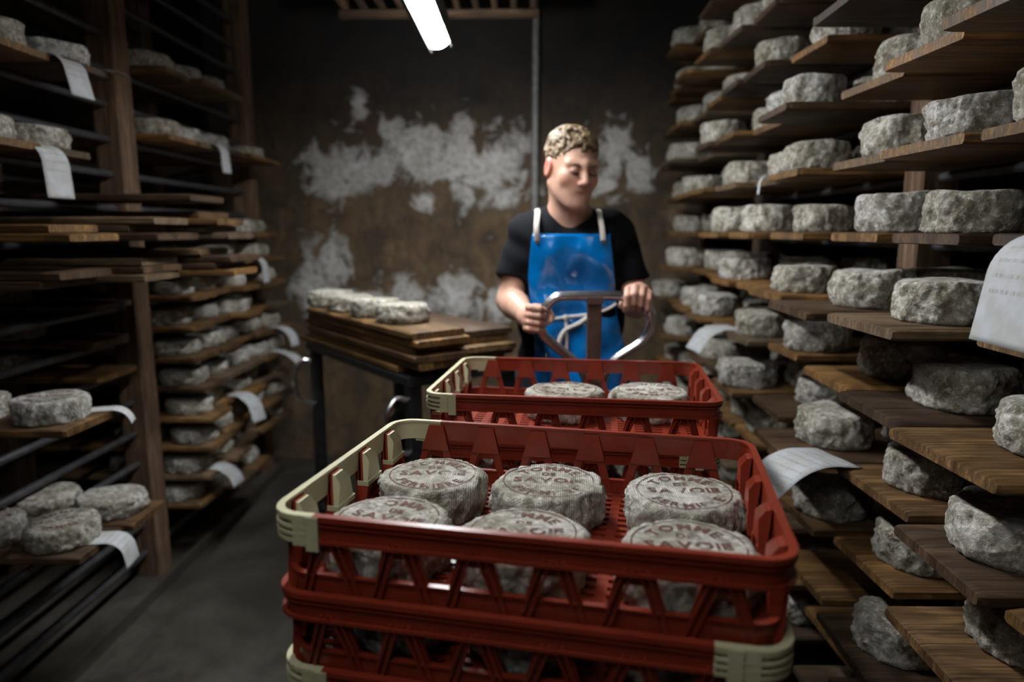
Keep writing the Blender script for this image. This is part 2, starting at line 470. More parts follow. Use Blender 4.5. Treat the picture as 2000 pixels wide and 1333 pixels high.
# ------------------------------------------------------------------ cheese wheels
PROF = [(0,0),(.55,0),(.90,0),(.965,.045),(.99,.11),(1.005,.2),(1.015,.3),(1.02,.4),(1.022,.5),(1.02,.6),(1.015,.7),(1.005,.79),(.99,.87),(.972,.93),(.945,.97),(.91,.992),(.87,1.0),(.80,1.0),(.70,1.0),(.56,1.0),(.40,1.0),(.25,1.0),(.10,1.0)]
def nz(x,y,z): return mnoise.noise(Vector((x,y,z)))
def top_z(x, y, h, seed, amp): return h + amp*nz(x*16+seed*7.3, y*16, seed*3.1)
def cheese_mesh(name, seed, R, h, nseg, mat, rough=1.0, flat=.0016, tilt=0.0):
    vs_=[]; fs=[]; rnd = random.Random(seed)
    e1,e2 = rnd.uniform(-.03,.03), rnd.uniform(0,PI)
    m=len(PROF)
    for i,(rf,zf) in enumerate(PROF):
        for k in range(nseg):
            a=2*PI*k/nseg; ca,sa=math.cos(a),math.sin(a)
            side = max(0, min(1, (rf-.8)/.2)); bottom = 1 if zf<.03 else 0
            r = R*rf*(1+e1*math.cos(2*(a-e2)))
            d = nz(ca*2.2+seed*5, sa*2.2, zf*1.6+seed)*.0075 + nz(ca*6+seed, sa*6+seed*2, zf*4)*.0055 + nz(ca*15, sa*15+seed*3, zf*9+seed)*.0042 + nz(ca*34, sa*34+seed*3, zf*17+seed)*.0022
            r += d*side*rough*(.35 if bottom else 1)
            x,y=r*ca,r*sa
            if zf>=.8:
                w = 1 if zf>=.985 else (zf-.8)/.19
                z = zf*h + (top_z(x,y,h,seed,flat)-h)*w - (1-min(1,rf/.83) if rf<.83 else 0)*0
            else:
                z = zf*h + (0 if bottom else nz(ca*5,sa*5+seed,zf*3)*.003*rough)
            z += tilt*x*zf
            vs_.append((x,y,z))
    for i in range(m-1):
        if i==0: continue
        for k in range(nseg):
            k2=(k+1)%nseg; fs.append((i*nseg+k,i*nseg+k2,(i+1)*nseg+k2,(i+1)*nseg+k))
    fs.append(tuple(nseg+k for k in range(nseg-1,-1,-1)))
    fs.append(tuple((m-1)*nseg+k for k in range(nseg)))
    mb=MB(); mb.v=vs_; mb.f=fs
    # drop the unused centre ring
    mb.v = vs_[nseg:]; mb.f=[tuple(i-nseg for i in f) for f in fs]
    return mb.mesh(name, mat, 60)
VAR = []
for s in range(9):
    rr_ = random.Random(100+s)
    R_ = rr_.uniform(.086,.095); h_ = rr_.uniform(.076,.092)
    VAR.append((cheese_mesh('cheese_wheel', s+1, R_, h_, 84, M_CHEESE, 1.45, .006, rr_.uniform(-.05,.05)), R_, h_))
VARL = []
for s in range(6):
    rr_ = random.Random(300+s)
    R_ = rr_.uniform(.089,.097); h_ = rr_.uniform(.056,.066)
    VARL.append((cheese_mesh('cheese_wheel', s+31, R_, h_, 64, M_CHEESE, 1.25, .004, rr_.uniform(-.03,.03)), R_, h_))

# stamp lettering
_glyph = {}
def glyph(ch):
    if ch not in _glyph:
        cu = bpy.data.curves.new('glyph', 'FONT'); cu.body = ch; cu.size = 1.0; cu.offset = .034; cu.resolution_u = 3
        ob = bpy.data.objects.new('glyph', cu); COL.objects.link(ob)
        bpy.context.view_layer.update()
        me = bpy.data.meshes.new_from_object(ob)
        v = [tuple(p.co) for p in me.vertices]; f = [tuple(p.vertices) for p in me.polygons]
        bpy.data.objects.remove(ob, do_unlink=True); bpy.data.curves.remove(cu); bpy.data.meshes.remove(me)
        xs = [p[0] for p in v]
        _glyph[ch] = (v, f, min(xs), max(xs))
    return _glyph[ch]
def stamp_mesh(seed, R, h, amp):
    mb = MB()
    def put(v, f): mb.add([(x,y,top_z(x,y,h,seed,amp)+.0007) for x,y in v], f)
    def straight(txt, cx, y, size, wx=1.0, gap=.10):
        ws = [(glyph(c)[3]-glyph(c)[2])*size*wx for c in txt]; tot = sum(ws)+gap*size*(len(txt)-1)
        x = cx - tot/2
        for c,w in zip(txt,ws):
            v,f,a,b = glyph(c); put([(x+(p[0]-a)*size*wx, y+p[1]*size) for p in v], f); x += w+gap*size
    def arc(txt, rad, size, top=True, wx=1.0, gap=.14):
        ws = [(glyph(c)[3]-glyph(c)[2])*size*wx for c in txt]; tot = sum(ws)+gap*size*(len(txt)-1)
        s = -tot/2
        for c,w in zip(txt,ws):
            v,f,a,b = glyph(c); th = (s+w/2)/(rad+(.35*size if top else -.35*size))
            out=[]
            for p in v:
                u=(p[0]-(a+b)/2)*size*wx; q=p[1]*size
                if top: out.append(((rad+q)*math.sin(th)+u*math.cos(th), (rad+q)*math.cos(th)-u*math.sin(th)))
                else:   out.append(((rad-q)*math.sin(th)+u*math.cos(th), -(rad-q)*math.cos(th)+u*math.sin(th)))
            put(out,f); s += w+gap*size
    k = R/.1*1.115
    straight('SAVOIE', 0, -.0085*k, .0265*k, 1.12)
    straight('DE', 0, .021*k, .0165*k, 1.1)
    arc('TOMME', .046*k, .0245*k, True, 1.1, .22)
    arc('FERMIERE', .067*k, .0235*k, False, 1.0, .16)
    ring=72
    for ra,rb in ((.0722*k,.0746*k),):
        put([(r*math.cos(2*PI*i/ring), r*math.sin(2*PI*i/ring)) for i in range(ring) for r in (ra,rb)],
            [(2*i,2*i+1,(2*i+3)%(2*ring),(2*i+2)%(2*ring)) for i in range(ring)])
    return mb.mesh('stamp_print', M_INK, 0)
STAMPED=[]
for s in range(4):
    rr_=random.Random(50+s); R_=(.0835,.085,.0845,.0830)[s]; h_=(.060,.062,.059,.061)[s]
    STAMPED.append((cheese_mesh('cheese_wheel', s+61, R_, h_, 110, M_CHEESE_P, 1.05, .0022), stamp_mesh(s+61, R_, h_, .0022), R_, h_))

def put_cheese(mesh, loc, rz, label, group, sc=1.0):
    o = link('cheese', mesh, None, loc, rz); o.scale=(sc,sc,sc)
    return tag(o, label, 'cheese', group)
def put_stamped(i, loc, rz, label, group, sc=1.0):
    me, st, R_, h_ = STAMPED[i%4]
    e = thing('cheese', loc, rz, label, 'cheese', group); e.scale=(sc,sc,sc)
    link('rind', me, e); s = link('stamp_print', st, e); s['label']='brown stamped lettering in a ring'
    return e

# ------------------------------------------------------------------ boards
def board_mesh(name, mat, seed, L=1.0, W=1.0, T=.023):
    rnd=random.Random(seed); mb=MB()
    nx=4
    c=.005; ry=c/.27
    vs_=[]; fs=[]
    def sec(x,j):
        y0=-.5+rnd.uniform(0,.02); y1=.5-rnd.uniform(0,.02)
        j0,j1=rnd.uniform(-j,j),rnd.uniform(-j,j)
        return [(x+j0,y0+ry,0),(x+j1,y1-ry,0),(x+j1,y1,c),(x+j1,y1,T-c),(x+j1,y1-ry,T),(x+j0,y0+ry,T),(x+j0,y0,T-c),(x+j0,y0,c)]
    secs=[sec(0,.006),sec(.012,.0)]+[sec(L*q,0) for q in (.33,.66)]+[sec(L-.01,0),sec(L,.006)]
    # shrink the end sections a little so the ends look worn round
    for s in (secs[0],secs[-1]):
        for i,p in enumerate(s): s[i]=(p[0],p[1]*.985,T/2+(p[2]-T/2)*.82)
    for s in secs: vs_+=s
    for i in range(len(secs)-1):
        for k in range(8):
            k2=(k+1)%8; fs.append((i*8+k,i*8+k2,(i+1)*8+k2,(i+1)*8+k))
    fs.append(tuple(range(7,-1,-1))); n=(len(secs)-1)*8; fs.append(tuple(n+k for k in range(8)))
    mb.add([(p[0],p[1]*W,p[2]) for p in vs_],fs)
    return mb.mesh(name, mat, 30)
BT=.023
BOARDS=[board_mesh('shelf_board', m, 7+i) for i,m in enumerate((M_WOOD,M_WOOD,M_WOOD_D,M_WOOD,M_WOOD_G))]
def put_board(v, xf, y, z, W, L, side, label, group, rz=0.0):
    """front end at xf; runs into the rack (+x for side=1, -x for side=-1); z is the under side"""
    o=link('shelf_board', BOARDS[v%len(BOARDS)], None, (xf,y,z), (0 if side>0 else PI)+rz); o.scale=(L,W,1)
    return tag(o,label,'board',group)

ORD=['first','second','third','fourth','fifth','sixth','seventh','eighth','ninth','tenth','eleventh','twelfth','thirteenth','fourteenth']
def tier_name(k):
    if k==0: return 'eye-level tier'
    return '%s tier %s eye level' % (ORD[abs(k)-1], 'above' if k>0 else 'below')

# ------------------------------------------------------------------ racks
def rack(name, label, posts, levels, xs, zt, bays, r=.0125, pw=(.1,.1)):
    t=thing(name,(xs[0],posts[0],0),0,label,'rack')
    ox,oy=xs[0],posts[0]
    pm=MB().cbox(0,zt,-pw[0]/2,pw[0]/2,-pw[1]/2,pw[1]/2,.006).mesh('post',M_POST)
    for y in posts:
        for x in xs:
            o=link('post',pm,t,(x-ox,y-oy,0)); o.rotation_euler=(0,-PI/2,0)
    for a,b in bays:
        rm=MB().tube([(0,a-oy,0),(0,b-oy,0)],r,10).mesh('rod',M_ROD)
        for z in levels:
            for x in xs: link('rod',rm,t,(x-ox,0,z))
    return t

# right rack
RS=.178; RZ0=1.415
def rtop(k): return RZ0+RS*k              # top of the boards of a tier
RK=list(range(-7,6))
RPOST=[.60,1.90,3.12,4.04]
RXS=(1.10,1.62)
rack('cheese_rack','tall wooden rack of loaded boards along the right wall',RPOST,[rtop(k)-BT-.0125 for k in RK],RXS,2.75,
     [(RPOST[i]+.05,RPOST[i+1]-.05) for i in range(3)],pw=(.09,.10))
rng=random.Random(11)
RCOLS=[]       # board centres and widths along the aisle
for i in range(3):
    a,b=RPOST[i]+.052,RPOST[i+1]-.052; n=4 if i<2 else 3; w=(b-a)/n
    for j in range(n): RCOLS.append((a+w*(j+.5),w))
# paddings measured on the photograph: (tier, column) -> front edge x
FRONT={(-1,3):.655,(-1,2):.69,(-2,3):.76,(-2,2):.72,(-2,1):.69,(-3,1):.69,(-3,2):.745,(-3,3):.64,(-4,2):.75,(-4,3):.71,(-4,1):.70,
       (-5,2):.70,(-5,3):.74,(-5,1):.72,(-1,4):.74,(-1,5):.78,(1,4):.77,(1,3):.80,(2,2):.765,(2,3):.82,(2,4):.73,(3,3):.73,(3,4):.83,(4,5):.78,(4,7):.73,(0,2):.80,(0,3):.80,(0,1):.83}
NOCH={(-5,3),(-6,3),(-4,0)}
cnt=0
for k in RK:
    for c,(yc,w) in enumerate(RCOLS):
        if c==0 and (k>1 or k<-5): continue
        xf=FRONT.get((k,c), rng.uniform(.70,.84) if c<8 else rng.uniform(.72,.86))
        W=min(w*rng.uniform(.84,.985), w*.99); L=rng.choice((1.0,1.0,1.05,.95))
        zt=rtop(k); y=yc+rng.uniform(-1,1)*(w-W)*.45
        where='on right rack, %s, %s from camera'%(tier_name(k),ORD[c])
        put_board(rng.randrange(5),xf,y,zt-BT,W,L,1,'wooden board '+where,'boards on the right rack')
        if (k,c) in NOCH: continue
        n=2 if rng.random()<.62 else 1
        x=xf+rng.uniform(.085,.135) if rng.random()<.8 else xf+.2
        if c<3 and k<0: x=xf+rng.uniform(.12,.20)
        if (k,c)==(-3,3): x=xf+.165
        pr=None
        for q in range(n):
            me,R_,h_=VAR[rng.randrange(9)]; sc=rng.uniform(.95,1.03)
            if pr is not None: x+=pr+R_*sc*1.08+rng.uniform(.008,.04)
            pr=R_*sc*1.08
            nm='grey mouldy cheese wheel ' if q==0 else 'rear grey cheese wheel '
            put_cheese(me,(x,y+rng.uniform(-.02,.02),zt),rng.uniform(0,6.28),nm+where,'cheese wheels on the right rack',sc); cnt+=1

# left rack
LS=.1226; LZ0=1.50
def lrod(k): return LZ0-LS*k              # rod centre, k counts down from just above eye level
LK=list(range(-8,12))
LPOST=[1.42,2.58,3.76]
LXS=(-1.50,-2.02)
rack('cheese_rack','wooden post rack with bare steel rods along the left wall',LPOST,[lrod(k) for k in LK],LXS,2.75,
     [(LPOST[i]+.05,LPOST[i+1]-.05) for i in range(2)],pw=(.1,.1))
slab('trim_1',(X0,-1.42,1.2,3.9,0,.05),bpy.data.materials['floor_concrete'])
rng=random.Random(23)
def ltop(k): return lrod(k)+.0125+BT
def lname(k):
    return 'just above eye level' if k==0 else ('%s tier below eye level'%ORD[k-1] if k>0 else '%s tier above eye level'%ORD[-k])
LW=(3.71-2.63)/5
for k in list(range(1,11))+[-2,-4]:
    for c in range(5):
        if k==-4 and c>2: continue
        if k==-2 and c==4: pass
        y=2.63+LW*(c+.5); xf=-1.27+rng.uniform(-.05,.03)
        if k<0: xf=-1.30+rng.uniform(-.03,.03)
        if k==10 and c>2: continue
        where='on left rack far bay, %s, %s from post'%(lname(k),ORD[c])
        put_board(rng.randrange(5),xf,y,lrod(k)+.0125,LW*rng.uniform(.9,.99),.82,-1,'wooden board '+where,'boards in the far bay of the left rack')
        if rng.random()<.07 and c>0: continue
        n=2 if (c==0 and k>0) or rng.random()<.35 else 1
        x=xf-rng.uniform(.115,.15)
        for q in range(n):
            me,R_,h_=VARL[rng.randrange(6)]; sc=rng.uniform(.93,.99)
            put_cheese(me,(x,y+rng.uniform(-.004,.004),ltop(k)),rng.uniform(0,6.28),('rear cheese wheel ' if q else 'cheese wheel ')+where,'cheese wheels in the far bay of the left rack',sc)
            x-=.225
# near bay: a few loaded boards
NB=[(-3,2.10,-1.28,.22,[(-1.39,'v')],'high tier beside the post'),(-3,1.87,-1.31,.21,[(-1.42,'v')],'high tier nearest the camera'),
    (-1,2.06,-1.34,.22,[(-1.45,'v')],'first tier above the board piles'),(-1,1.83,-1.33,.21,[(-1.44,'v')],'above the board piles at frame edge'),
    (5,1.75,-1.15,.21,[(-1.255,'s'),(-1.475,'v')],'middle tier with hanging note'),
    (8,1.79,-1.18,.20,[(-1.29,'s'),(-1.505,'s')],'lowest loaded tier with hanging note'),
    (8,2.00,-1.16,.20,[(-1.275,'v'),(-1.485,'v')],'lowest loaded tier toward the post'),
    (3,2.40,-1.45,.23,[(-1.86,'v')],'shadowed tier under the piles'),(4,2.36,-1.45,.23,[(-1.80,'v')],'second shadowed tier under the piles'),(5,2.38,-1.45,.23,[(-1.84,'v')],'third shadowed tier under the piles')]
for i,(k,y,xf,W,chs,nm) in enumerate(NB):
    put_board(i+2,xf,y,lrod(k)+.0125,W,.80,-1,'brown board on left rack near bay, '+nm,'loaded boards in the near bay of the left rack')
    for q,(x,ty) in enumerate(chs):
        lab=(('rear ' if q else '')+('stamped cheese' if ty=='s' else 'grey cheese'))+' on left rack near bay, '+nm
        if ty=='s': put_stamped(i,(x,y,ltop(k)),rng.uniform(-1,1),lab,'cheese wheels in the near bay of the left rack',1.05)
        else:
            me,R_,h_=VARL[i%6]; put_cheese(me,(x,y,ltop(k)),rng.uniform(0,6.28),lab,'cheese wheels in the near bay of the left rack')
# near bay: piles of empty boards
PILE=[(1,2.40,-1.03,4,.24,'upper pile against the post'),(2,2.38,-1.02,4,.24,'lower pile against the post'),
      (1,2.13,-1.14,3,.24,'upper pile, middle'),(2,2.12,-1.12,3,.24,'lower pile, middle'),
      (1,1.86,-1.24,2,.23,'upper pile nearest the camera'),(2,1.86,-1.27,2,.23,'lower pile nearest the camera'),(0,2.30,-1.10,1,.25,'single board over the piles')]
for i,(k,y,xf,n,W,nm) in enumerate(PILE):
    z=lrod(k)+.0125
    for j in range(n):
        put_board(rng.choice((0,2,2,4)),xf+rng.uniform(-.05,.09),y+rng.uniform(-.012,.012),z,W*rng.uniform(.92,1),.98,-1,
                  'empty board, %s on left rack, %s from bottom'%(nm,ORD[j]),'empty boards piled on the left rack',rng.uniform(-.015,.015))
        z+=BT+.0006

# ------------------------------------------------------------------ paper notes
def paper(start, dirv, width, length, flat, rad, ang, label, up0=0.0, twist=0.0, lift=.0015):
    """strip that lies flat for a while and then bends down over the board edge"""
    dx=Vector(dirv).normalized(); side=Vector((0,0,1)).cross(dx)
    nu=26; nv=6; vs_=[]; uv=[]
    x=0; z=0; th=up0; ds=length/nu; P=[]
    for i in range(nu+1):
        P.append((x,z,th)); s=i*ds
        if s>flat: th=min(th+ds/rad, ang)
        x+=math.cos(th)*ds; z-=math.sin(th)*ds
    mb=MB(); fs=[]
    for i,(x,z,th) in enumerate(P):
        for j in range(nv+1):
            w=(j/nv-.5)*width; tw=twist*(i/nu)**2*w
            p=Vector(start)+dx*x+side*w+Vector((0,0,z+lift+tw)); vs_.append(p); uv.append((i/nu,j/nv))
    for i in range(nu):
        for j in range(nv): fs.append((i*(nv+1)+j,(i+1)*(nv+1)+j,(i+1)*(nv+1)+j+1,i*(nv+1)+j+1))
    mb.add(vs_,fs); me=mb.mesh('paper_note',M_PAPER,180)
    ul=me.uv_layers.new(name='uv')
    for lp in me.loops: ul.data[lp.index].uv=uv[lp.vertex_index]
    o=link('paper_note',me); sm=o.modifiers.new('thickness','SOLIDIFY'); sm.thickness=.0006; sm.offset=1
    return tag(o,label,'paper note','paper notes hanging from the boards')
# right side
paper((.76,1.58,rtop(-3)),(-1,-.30,0),.15,.30,.06,.16,.75,'large white note under a cheese beside the red crates',-.12,.25)
paper((.80,.93,rtop(0)+.0),(-1,.05,0),.16,.25,.05,.07,1.42,'big blurred white note hanging nearest the camera at right')
paper((.80,2.55,rtop(-2)),(-1,-.1,0),.15,.20,.06,.09,1.0,'white note drooping off a right-rack board beside the handle')
paper((.84,2.24,rtop(1)),(-1,.1,0),.03,.13,.05,.03,1.5,'narrow white strip hanging above the eye-level cheeses')
paper((.85,3.9,rtop(2)),(-1,0,0),.07,.16,.06,.06,1.3,'small curled note at the far end of right rack')
# left side
paper((-1.37,2.02,ltop(-3)),(1,-.1,0),.09,.20,.06,.05,1.35,'pale note hanging from the highest near-bay board on left')
paper((-1.44,1.96,ltop(-1)),(1,-.1,0),.10,.26,.07,.06,1.5,'long pale note hanging above the board piles on left')
paper((-1.31,2.18,ltop(-3)),(1,.4,0),.05,.09,.04,.1,.4,'tiny pale note sticking out by the left post')
paper((-1.36,3.0,ltop(-2)),(1,-.1,0),.07,.19,.05,.04,1.5,'white note hanging off the high far-bay board')
paper((-1.34,3.30,ltop(2)),(1,-.1,0),.06,.20,.05,.05,1.5,'curled white note on the second far-bay tier below eye level')
paper((-1.32,3.52,ltop(5)),(1,-.2,0),.08,.20,.05,.09,1.4,'upper of two curled notes by the metal trolley')
paper((-1.32,3.50,ltop(6)),(1,-.2,0),.08,.19,.05,.16,.9,'lower of two curled notes by the metal trolley')
paper((-1.34,3.05,ltop(7)),(1,-.3,0),.09,.22,.05,.09,1.3,'curled white note low on the far bay of left rack')
paper((-1.34,2.76,ltop(9)),(1,-.1,0),.09,.18,.05,.09,1.3,'lowest white note in the far bay of left rack')
paper((-1.23,1.83,ltop(5)),(1,.35,0),.055,.15,.08,.05,1.3,'white printed note hanging below the stamped cheese')
paper((-1.26,1.80,ltop(8)),(1,.15,0),.085,.20,.09,.05,1.4,'printed note hanging from the lowest near-bay board')

# ------------------------------------------------------------------ crates
CH=.107; CP=.100
def rrect(hx,hy,r,n=6):
    """rounded rectangle as list of (x,y,nx,ny), ccw from the middle of the +x side"""
    out=[]
    def lin(a,b,nrm,k):
        for i in range(k): t_=i/k; out.append((a[0]+(b[0]-a[0])*t_,a[1]+(b[1]-a[1])*t_,nrm[0],nrm[1]))
    def arc_(cx,cy,a0):
        for i in range(n): a=a0+PI/2*i/n; out.append((cx+r*math.cos(a),cy+r*math.sin(a),math.cos(a),math.sin(a)))
    lin((hx,0),(hx,hy-r),(1,0),4); arc_(hx-r,hy-r,0)
    lin((hx-r,hy),(-hx+r,hy),(0,1),24); arc_(-hx+r,hy-r,PI/2)
    lin((-hx,hy-r),(-hx,-hy+r),(-1,0),8); arc_(-hx+r,-hy+r,PI)
    lin((-hx+r,-hy),(hx-r,-hy),(0,-1),24); arc_(hx-r,-hy+r,1.5*PI)
    lin((hx,-hy+r),(hx,0),(1,0),4)
    return out
HX,HY,RR=.2955,.2055,.034
def crate_meshes():
    path=rrect(HX,HY,RR)
    XC=-HX+.060                                        # the pale end piece reaches this far along the long sides
    n=len(path)
    idx=[i for i,p in enumerate(path) if p[0]<XC]
    i0,i1=idx[0],idx[-1]
    pale=path[i0-1:i1+1]                               # contiguous: far long side -> end -> near long side
    red=path[i1:]+path[:i0]
    R=MB(); P=MB(); G=MB()
    # walls below
    lower=rrect(HX-.010,HY-.010,RR-.006); base=rrect(HX-.016,HY-.016,RR-.010)
    R.sweep(lower,-.0015,.0015,.002,.028,True)
    R.sweep(lower,-.003,.005,.0255,.0285,True)
    R.sweep(base,-.012,.006,0,.004,True)
    for mb,pth in ((R,red),(P,pale)):
        mb.sweep(pth,-.0015,.0015,.0735,.105)                  # band
        mb.sweep(pth,-.003,.0065,.1035,.107)                    # rim
        mb.sweep(pth,.0045,.007,.1000,.1062)
        mb.sweep(pth,0,.0065,.0735,.0755)                       # lower lip
        mb.sweep(pth,.0045,.007,.0728,.0772)
    R.sweep(red,0,.0055,.0935,.0953)
    for z in (.0815,.0900): P.sweep(pale,0,.0075,z,z+.0035)
    # upright stiles on the pale piece
    for sy in (-1,1):
        P.box(XC-.012,XC+.004,sy*HY-.0085 if sy<0 else HY-.002,sy*HY+.002 if sy<0 else HY+.0085,.064,.106)
        P.box(-HX+RR*.9,-HX+RR*.9+.016,min(sy*(HY+.0072),sy*HY),max(sy*(HY+.0072),sy*HY),.069,.104)
    # A-shaped struts
    def strut(mb, u, frame, long_):
        tw,bw=.013,.040; z1=.100; z0=.0
        def at(z): return tw+(bw-tw)*(z1-z)/(z1-z0)
        leg=.012 if long_ else .011
        for s in (-1,1):
            a,b=at(z1),at(z0)
            mb.prism([(u+s*a,z1),(u+s*b,z0),(u+s*(b-leg),z0),(u+s*(a-leg),z1)], lambda q,w,d: frame(q,w,-.003+d*.005))
            for e0,e1 in ((0,.0028),(leg-.0028,leg)):
                mb.prism([(u+s*(a-e0),z1-.02),(u+s*(b-e0),z0),(u+s*(b-e1),z0),(u+s*(a-e1),z1-.02)], lambda q,w,d: frame(q,w,.001+d*.0065))
        zt,zb=.100,.058
        mb.prism([(u-at(zt),zt),(u-at(zb),zb),(u+at(zb),zb),(u+at(zt),zt)], lambda q,w,d: frame(q,w,-.0065+d*.007))
        mb.prism([(u-tw,.0985),(u-tw,.1005),(u+tw,.1005),(u+tw,.0985)], lambda q,w,d: frame(q,w,-.006+d*.004))
    tap=lambda w:(.100-max(0,w))*.13
    for sy in (-1,1):
        for u in (-.225,-.135,-.045,.045,.135,.225):
            strut(R,u,(lambda q,w,d,sy=sy:(q,sy*(HY-tap(w)+d),w)),True)
    for sx in (-1,1):
        for u in (-.147,-.049,.049,.147):
            strut(R,u,(lambda q,w,d,sx=sx:(sx*(HX-tap(w)+d),q,w)),False)
            # thick hollow peg on the inner face, upper half pale on the pale end
            mb=P if sx<0 else R
            z0,z1=.056,.099
            fr=lambda q,w,d,sx=sx:(sx*(HX-.003-.016*d*(1 if w<.09 else .45)),q,w)
            mb.prism([(u-.024,z0),(u+.024,z0),(u+.016,z1-.011),(u+.013,z1),(u-.013,z1),(u-.016,z1-.011)],fr)
            if sx<0: mb.prism([(u-.026,z0-.004),(u+.026,z0-.004),(u+.026,z0+.003),(u-.026,z0+.003)],lambda q,w,d,sx=sx:(sx*(HX-.003-.018*d),q,w))
            for s in (-1,1):
                R.prism([(u+s*.024,z0),(u+s*.033,.03),(u+s*.022,.03),(u+s*.014,z0)],lambda q,w,d,sx=sx:(sx*(HX-.008-.012*d),q,w))
    # perforated floor
    fx,fy=HX-.020,HY-.020; z0,z1=.002,.006
    nxs=30; nys=20
    for i in range(nys+1):
        y=-fy+2*fy*i/nys; G.box(-fx,fx,y-.0045,y+.0045,z0,z1)
    for j in range(nxs//2+1):
        x=-fx+2*fx*j/(nxs//2); G.box(x-.007,x+.007,-fy,fy,z0,z1-.0004)
    return R.mesh('crate_body',M_RED,30),P.mesh('crate_pale_end',M_CREAM,40),G.mesh('crate_floor',M_RED,0)
CR,CPALE,CG=crate_meshes()
def put_crate(loc,rz,label,group):
    t=thing('cheese_crate',loc,rz,label,'crate',group)
    link('crate_walls',CR,t); link('floor_grate',CG,t); e=link('end_piece',CPALE,t); e['label']='cream coloured plastic end'
    return t
PALZ=.183
S1=(.031,.911); A1=math.radians(-11.4)
S2=(.121,1.535); A2=math.radians(-7.0)
rng=random.Random(5)
NC=9
for st,(S,A,nm) in enumerate(((S1,A1,'front stack'),(S2,A2,'rear stack'))):
    for i in range(NC):
        top=NC-1-i
        rz=A+(0 if top%2==0 else PI)+(rng.uniform(-.006,.006) if top else 0)
        pos=(S[0]+(rng.uniform(-.002,.002) if top else 0),S[1]+(rng.uniform(-.002,.002) if top else 0),PALZ+CP*i)
        lab='red crate with cream end, topmost of the %s'%nm if top==0 else 'red crate with cream end, %s from top of the %s'%(ORD[top],nm)
        put_crate(pos,rz,lab,'red cheese crates')
    # cheeses inside the crates
    for top in (1,2):
        i=NC-1-top; z=PALZ+CP*i+.006
        for a in (-1,0,1):
            for b in (-1,1):
                lx,ly=a*.178+rng.uniform(-.003,.003),b*.089
                x=S[0]+lx*math.cos(A)-ly*math.sin(A); y=S[1]+lx*math.sin(A)+ly*math.cos(A)
                me,R_,h_=VARL[rng.randrange(6)]
                put_cheese(me,(x,y,z),rng.uniform(0,6.28),'cheese in %s, %s crate down, %s %s'%(nm,ORD[top],'near' if b<0 else 'far',('left','middle','right')[a+1]),'cheese wheels in the lower crates',.0805/R_)
zt=PALZ+CP*(NC-1)+.006
TOPC=[(-.140,1.003,-.02,'far left'),(.040,.980,-.06,'far middle'),(.250,.945,-.03,'far right'),(-.178,.838,-.30,'near left'),(.002,.808,-.06,'near middle'),(.198,.757,-.05,'near right')]
for i,(x,y,rz,nm) in enumerate(TOPC):
    d=Vector((x-S1[0],y-S1[1])); lx=d.x*math.cos(A1)+d.y*math.sin(A1); ly=-d.x*math.sin(A1)+d.y*math.cos(A1)
    ly=max(.066,ly) if i<3 else -.108                 # keep the wheel inside its crate
    lx=max(-.188,min(.193,lx))
    x=S1[0]+lx*math.cos(A1)-ly*math.sin(A1); y=S1[1]+lx*math.sin(A1)+ly*math.cos(A1)
    put_stamped(i,(x,y,zt),rz,'stamped cheese wheel in the top front crate, %s'%nm,'stamped cheese wheels in the top crates',.97)
for i,(px,py,rz,nm) in enumerate([(1103,762,2.7,'left'),(1268,764,3.25,'right')]):
    h_=STAMPED[i+1][3]; c=atz(px,py,zt+h_)
    put_stamped(i+1,(c.x,c.y,zt),rz,'stamped cheese wheel in the top rear crate, %s one'%nm,'stamped cheese wheels in the top crates',1.04)

# pallet under the stacks
PC=(.085,1.225); PA=math.radians(-8)
t=thing('wooden_pallet',(PC[0],PC[1],0),PA,'wooden pallet under the stacks of red crates','pallet')
PH=PALZ-.001
dk=MB().cbox(-.40,.40,-.05,.05,0,.022).mesh('deck_board',M_PALLET)
for j in range(7): link('deck_board',dk,t,(0,-.55+j*1.10/6,PH-.022))
st_=MB().cbox(-.60,.60,-.05,.05,0,.022).mesh('stringer_board',M_PALLET)
bl=MB().box(-.05,.05,-.07,.07,0,.078).mesh('block',M_PALLET,0)
for x in (-.35,0,.35):
    o=link('stringer_board',st_,t,(x,0,PH-.044)); o.rotation_euler=(0,0,PI/2)
    for y in (-.53,0,.53): link('block',bl,t,(x,y,PH-.122))
    o=link('bottom_board',st_,t,(x,0,PH-.144)); o.rotation_euler=(0,0,PI/2)

# pallet truck with loop handle
HYP=1.90
def H(px,py): return aty(px,py,HYP)
hb=H(1161,700)
t=thing('pallet_truck',(hb.x,HYP,0),0,'pallet truck with bent steel loop handle held by the man','pallet truck')
base=Vector((hb.x,HYP,0))
def catmull(P,n=8,closed=False):
    out=[]; m=len(P)
    for i in range(m if closed else m-1):
        p0=P[(i-1)%m] if closed or i>0 else P[0]; p1=P[i%m]; p2=P[(i+1)%m]; p3=P[(i+2)%m] if closed or i+2<m else P[-1]
        for k in range(n):
            s=k/n
            out.append(.5*((2*p1)+(p2-p0)*s+(2*p0-5*p1+4*p2-p3)*s*s+(3*p1-p0-3*p2+p3)*s**3))
    if not closed: out.append(P[-1])
    return out
loop=[(1135,720),(1109,696),(1075,668),(1058,650),(1056,626),(1066,600),(1086,582),(1105,579),(1150,578),(1195,578),(1228,581),(1256,592),(1271,613),(1271,638),(1254,668),(1209,698),(1187,720)]
pts=[Vector(H(*p))-base for p in loop]
low=Vector(H(1161,742))-base
pts=[low+Vector((-.02,0,-.01))]+pts+[low+Vector((.02,0,-.01))]
link('loop_handle',MB().tube(catmull(pts,6),.0142,14).mesh('loop_handle',M_STEEL),t)
a=Vector(H(1147,585))-base; b=Vector(H(1176,585))-base
